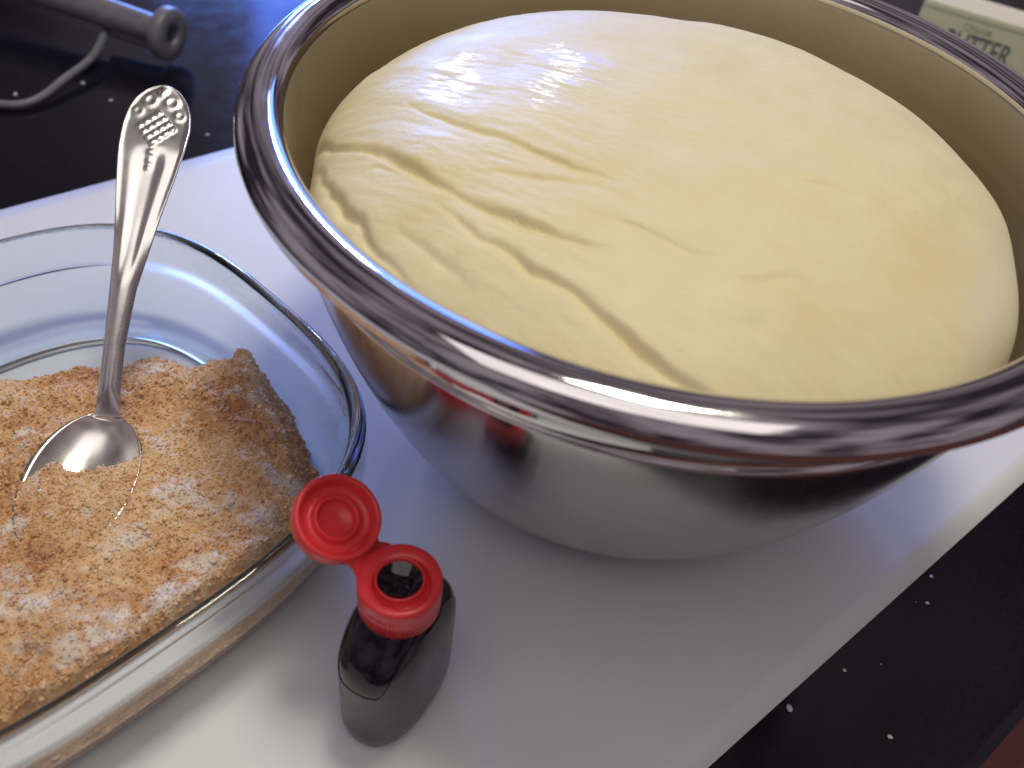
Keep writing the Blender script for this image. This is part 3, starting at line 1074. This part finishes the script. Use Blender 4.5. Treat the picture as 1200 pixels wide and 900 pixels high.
WOX, WOY = 0.0008, -0.0011
capm = rings('flip_cap', [ring_xy(0.0102, CZ0), ring_xy(0.0121, CZ0, 0.0002), ring_xy(0.0122, CZ0 + 0.0060, 0.0002), ring_xy(0.0122, CZ0 + 0.0064), ring_xy(0.0124, CZ0 + 0.0072),
                          ring_xy(0.0124, CZ1 - 0.0011), ring_xy(0.0122, CZ1 - 0.0004), ring_xy(0.0117, CZ1), ring_xy(0.0102, CZ1 + 0.0001, 0, WOX * 0.4, WOY * 0.4),
                          ring_xy(0.0088, CZ1 - 0.0001, 0, WOX, WOY), ring_xy(0.0085, CZ1 - 0.0006, 0, WOX, WOY), ring_xy(0.0083, CZ1 - 0.0034, 0, WOX, WOY),
                          ring_xy(0.0076, CZ1 - 0.0036), ring_xy(0.0074, CZ1 - 0.0004), ring_xy(0.0072, CZ1 + 0.0003), ring_xy(0.0068, CZ1 + 0.0003), ring_xy(0.0066, CZ1 - 0.0002),
                          ring_xy(0.0066, CZ1 - 0.0060)], False, False, False)
cap = link('flip_cap', capm, M_RED, bottle)
lq = rings('dark_liquid', [ring_xy(r_, CZ1 - 0.0032 + 0.0022 * (r_ / 0.0066) ** 2) for r_ in (0.00655, 0.0062, 0.0056, 0.0050, 0.0042, 0.0034, 0.0026, 0.0018, 0.0010, 0.0004)], False, False, True)
link('dark_liquid', lq, M_LIQUID, cap)

# lid, hinged open
lid_dir = np.array([-0.852, 0.524, 0.0])
hinge = lid_dir * 0.0128 + np.array([0, 0, CZ1 - 0.0012])
tilt = R(27)
lu = lid_dir * math.cos(tilt) + np.array([0, 0, 1]) * math.sin(tilt)
lh = np.array([0.524, 0.852, 0.0])
ln = np.cross(lu, lh)
if ln[2] < 0:
    ln = -ln
lc = hinge + lu * 0.0142
LR = 0.0131


def lid_ring(r_, z):
    return lc + r_ * (np.cos(aa)[:, None] * lu + np.sin(aa)[:, None] * lh) + ln * z


lidm = rings('lid', [lid_ring(0.0010, -0.0038), lid_ring(LR - 0.0016, -0.0038), lid_ring(LR - 0.0004, -0.0030), lid_ring(LR, -0.0018), lid_ring(LR, 0.0030), lid_ring(LR - 0.0003, 0.0036),
                     lid_ring(LR - 0.0012, 0.0037), lid_ring(LR - 0.0018, 0.0031), lid_ring(LR - 0.0026, 0.0008), lid_ring(LR - 0.0032, 0.0000), lid_ring(0.0078, -0.0003), lid_ring(0.0071, 0.0002), lid_ring(0.0068, 0.0018),
                     lid_ring(0.0064, 0.0021), lid_ring(0.0059, 0.0018), lid_ring(0.0056, 0.0002), lid_ring(0.0050, -0.0006), lid_ring(0.0010, -0.0008)], False, True, True)
lid = link('lid', lidm, M_RED, bottle)
# hinge strap
hp = []
for s_, zoff in ((-0.0042, 0.0), (-0.0020, 0.0), (0.0, -0.0006), (0.0020, -0.0003), (0.0042, 0.0)):
    hp.append(s_)
strap_v, strap_f = [], []
path = [lid_dir * 0.0100 + np.array([0, 0, CZ1 - 0.0010]), lid_dir * 0.0122 + np.array([0, 0, CZ1 - 0.0012]), hinge + lu * 0.0005 + np.array([0, 0, -0.0004]), hinge + lu * 0.0022, hinge + lu * 0.0045 - ln * 0.0]
half = [0.0072, 0.0064, 0.0056, 0.0062, 0.0078]
for p, hw in zip(path, half):
    for sgn in (-1, 1):
        strap_v += [p + lh * hw * sgn + np.array([0, 0, 0.0009]), p + lh * hw * sgn - np.array([0, 0, 0.0010])]
for i in range(len(path) - 1):
    a0, b0 = i * 4, (i + 1) * 4
    strap_f += [(a0, a0 + 2, b0 + 2, b0), (a0 + 1, b0 + 1, b0 + 3, a0 + 3), (a0, b0, b0 + 1, a0 + 1), (a0 + 2, a0 + 3, b0 + 3, b0 + 2)]
strap_f += [(0, 1, 3, 2), (16, 18, 19, 17)]
hgm = mesh('hinge', strap_v, strap_f)
fix_normals(hgm)
link('hinge', hgm, M_RED, bottle)

# ------------------------------------------------------------------ mixer beater lying on the counter
ba = thing('mixer_beater', 'grey metal mixer beater lying on the black counter behind the glass dish', 'beater', (-0.246, 0.545, ZC))
o_ = np.array([-0.246, 0.545, ZC])
w = lambda x, y, z: np.array([x, y, z]) - np.array([o_[0], o_[1], 0])
axis = np.array([0.95, -0.235, -0.06]); axis /= np.linalg.norm(axis)
col_c = w(-0.2455, 0.5415, 0.0195)
link('shaft', tube('shaft', [col_c - axis * 0.150, col_c - axis * 0.09, col_c - axis * 0.05, col_c - axis * 0.004], [0.0102, 0.0098, 0.0092, 0.0086], 32, 24), M_GREYMETAL, ba)
ca = np.linspace(0, 2 * np.pi, 48, endpoint=False)
cx_ = np.cross(axis, [0, 0, 1.0]); cx_ /= np.linalg.norm(cx_)
cz_ = np.cross(cx_, axis)
rg = lambda r_, s_: col_c + axis * s_ + r_ * (np.cos(ca)[:, None] * cx_ + np.sin(ca)[:, None] * cz_)
collar = link('collar', rings('collar', [rg(0.0086, -0.006), rg(0.0145, -0.0052), rg(0.0162, -0.0038), rg(0.0165, 0.000), rg(0.0160, 0.0026), rg(0.0148, 0.0036), rg(0.0068, 0.0037), rg(0.0061, 0.0032), rg(0.0058, -0.0040)], False, True, False), M_GREYMETAL, ba)
link('socket', rings('socket', [rg(0.00578, -0.0035), rg(0.0030, -0.0037)], False, False, True), M_HOLE, collar)
link('bracket', tube('bracket', [col_c - axis * 0.010 - np.array([0, 0, 0.0105]), col_c - axis * 0.036 - np.array([0, 0, 0.0112]), col_c - axis * 0.048 - np.array([0, 0, 0.0110])], [0.0042, 0.0040, 0.0034], 16, 12), M_GREYMETAL, ba)
br = col_c - axis * 0.046 - np.array([0, 0, 0.010])
link('wire_frame', tube('wire_frame', [br, w(-0.2870, 0.5200, 0.0085), w(-0.2935, 0.4930, 0.0060), w(-0.2985, 0.4745, 0.0040), w(-0.3065, 0.4640, 0.0032), w(-0.3220, 0.4610, 0.0032), w(-0.3500, 0.4650, 0.0035), w(-0.3900, 0.4800, 0.0035)], 0.0024, 14, 70), M_GREYMETAL, ba)

# ------------------------------------------------------------------ butter carton
P0 = np.array([0.2414, 0.6561]); P1 = np.array([0.3002, 0.6300])
bd_ = P1 - P0; bd_ /= np.linalg.norm(bd_)
bang = math.atan2(bd_[1], bd_[0])
carton = thing('butter_carton', 'pale yellow butter carton lettered BUTTER behind the bowl at upper right', 'carton', (P0[0], P0[1], ZC), bang)
bl, bdp, bh = 0.120, 0.030, 0.0648
link('carton_box', box_mesh('carton_box', 0, bl, 0, bdp, 0, bh - 0.0006, 0.0006, 2), M_CARTON, carton, False)
link('top_flap', box_mesh('top_flap', 0.0003, bl - 0.0003, 0.0002, bdp - 0.0003, bh - 0.0006, bh, 0.0002, 1), M_CREAM, carton, False)
link('printed_stripe', box_mesh('printed_stripe', 0.0008, bl - 0.001, -0.00012, 0.0, bh - 0.0048, bh - 0.0030), M_PALEINK, carton, False)


def lettering(name, text, size, x, z, m, sx=1.0):
    cu = bpy.data.curves.new(name, 'FONT')
    cu.body = text
    cu.size = size
    cu.extrude = 0.0001
    cu.offset = size * 0.012
    o = bpy.data.objects.new(name, cu)
    COL.objects.link(o)
    dg = bpy.context.evaluated_depsgraph_get()
    me_ = bpy.data.meshes.new_from_object(o.evaluated_get(dg))
    bpy.data.objects.remove(o)
    for v in me_.vertices:
        v.co = Vector((x + v.co.x * sx, -0.0002 - v.co.z, z + v.co.y))
    return link(name, me_, m, carton, False)


lettering('lettering', 'BUTTER', 0.0200, 0.0215, bh - 0.0275, M_INK, 0.62)
lettering('small_lettering', 'CREAM', 0.0062, 0.0300, bh - 0.0115, M_PALEINK, 0.95)


# ------------------------------------------------------------------ flour specks on the counter
def speck(x, y, r_, label):
    bm_ = bmesh.new()
    bmesh.ops.create_icosphere(bm_, subdivisions=2, radius=1)
    for v in bm_.verts:
        kx = 1 + random.uniform(-0.25, 0.25)
        v.co = Vector((v.co.x * r_ * 1.25 * kx, v.co.y * r_ * 0.9 * kx, (v.co.z * 0.55 + 0.5) * r_ * kx))
    me_ = bpy.data.meshes.new('flour_speck')
    bm_.to_mesh(me_)
    bm_.free()
    o = link('flour_speck', me_, M_FLOUR)
    o.location = (x, y, ZC)
    o.rotation_euler = (0, 0, random.uniform(0, 3))
    tag(o, label, 'speck', 'white specks spilled on the black counter')


for x, y, r_, l in [
        (0.1131, 0.1582, 0.00135, 'largest white flour speck on black counter at lower right, nearest the paper'),
        (0.148, 0.1531, 0.0010, 'white speck on black counter at lower right, nearest the bottom of photo'),
        (0.1737, 0.211, 0.0009, 'lower of two white specks close together beside the paper edge at right'),
        (0.1782, 0.224, 0.0008, 'upper of two white specks close together beside the paper edge at right'),
        (0.1356, 0.1764, 0.0008, 'middle faint white speck on black counter at lower right'),
        (-0.2867, 0.5009, 0.0014, 'bright white speck on black counter just below the beater wire'),
        (-0.3172, 0.4778, 0.0014, 'white speck on black counter below the beater wire, leftmost of all'),
        (-0.2633, 0.4864, 0.0012, 'long pale speck on black counter left of the spoon tip'),
        (-0.1974, 0.4648, 0.0010, 'pale speck on black counter between spoon handle and steel bowl')]:
    speck(x, y, r_ * 0.85, l)
# dust too fine to count
pts = []
for _ in range(36):
    s_, t_ = random.uniform(-0.1, 0.6), random.choice([random.uniform(-0.018, 0.030), random.uniform(0.46, 0.75)])
    pts.append((s_ * e1[0] - t_ * e2[0], s_ * e1[1] - t_ * e2[1], random.uniform(0.00018, 0.0004)))
V, F = [], []
for x, y, r_ in pts:
    b0 = len(V)
    V += [tuple(np.array([x, y, ZC + 0.4 * r_]) + q * r_) for q in ico_v * np.array([1, 1, 0.6])]
    F += [tuple(int(i) + b0 for i in t) for t in ico_f]
dust = link('flour_dust', mesh('flour_dust', V, F), M_FLOUR)
tag(dust, 'fine white flour dust scattered over the black counter', 'flour dust', kind='stuff')
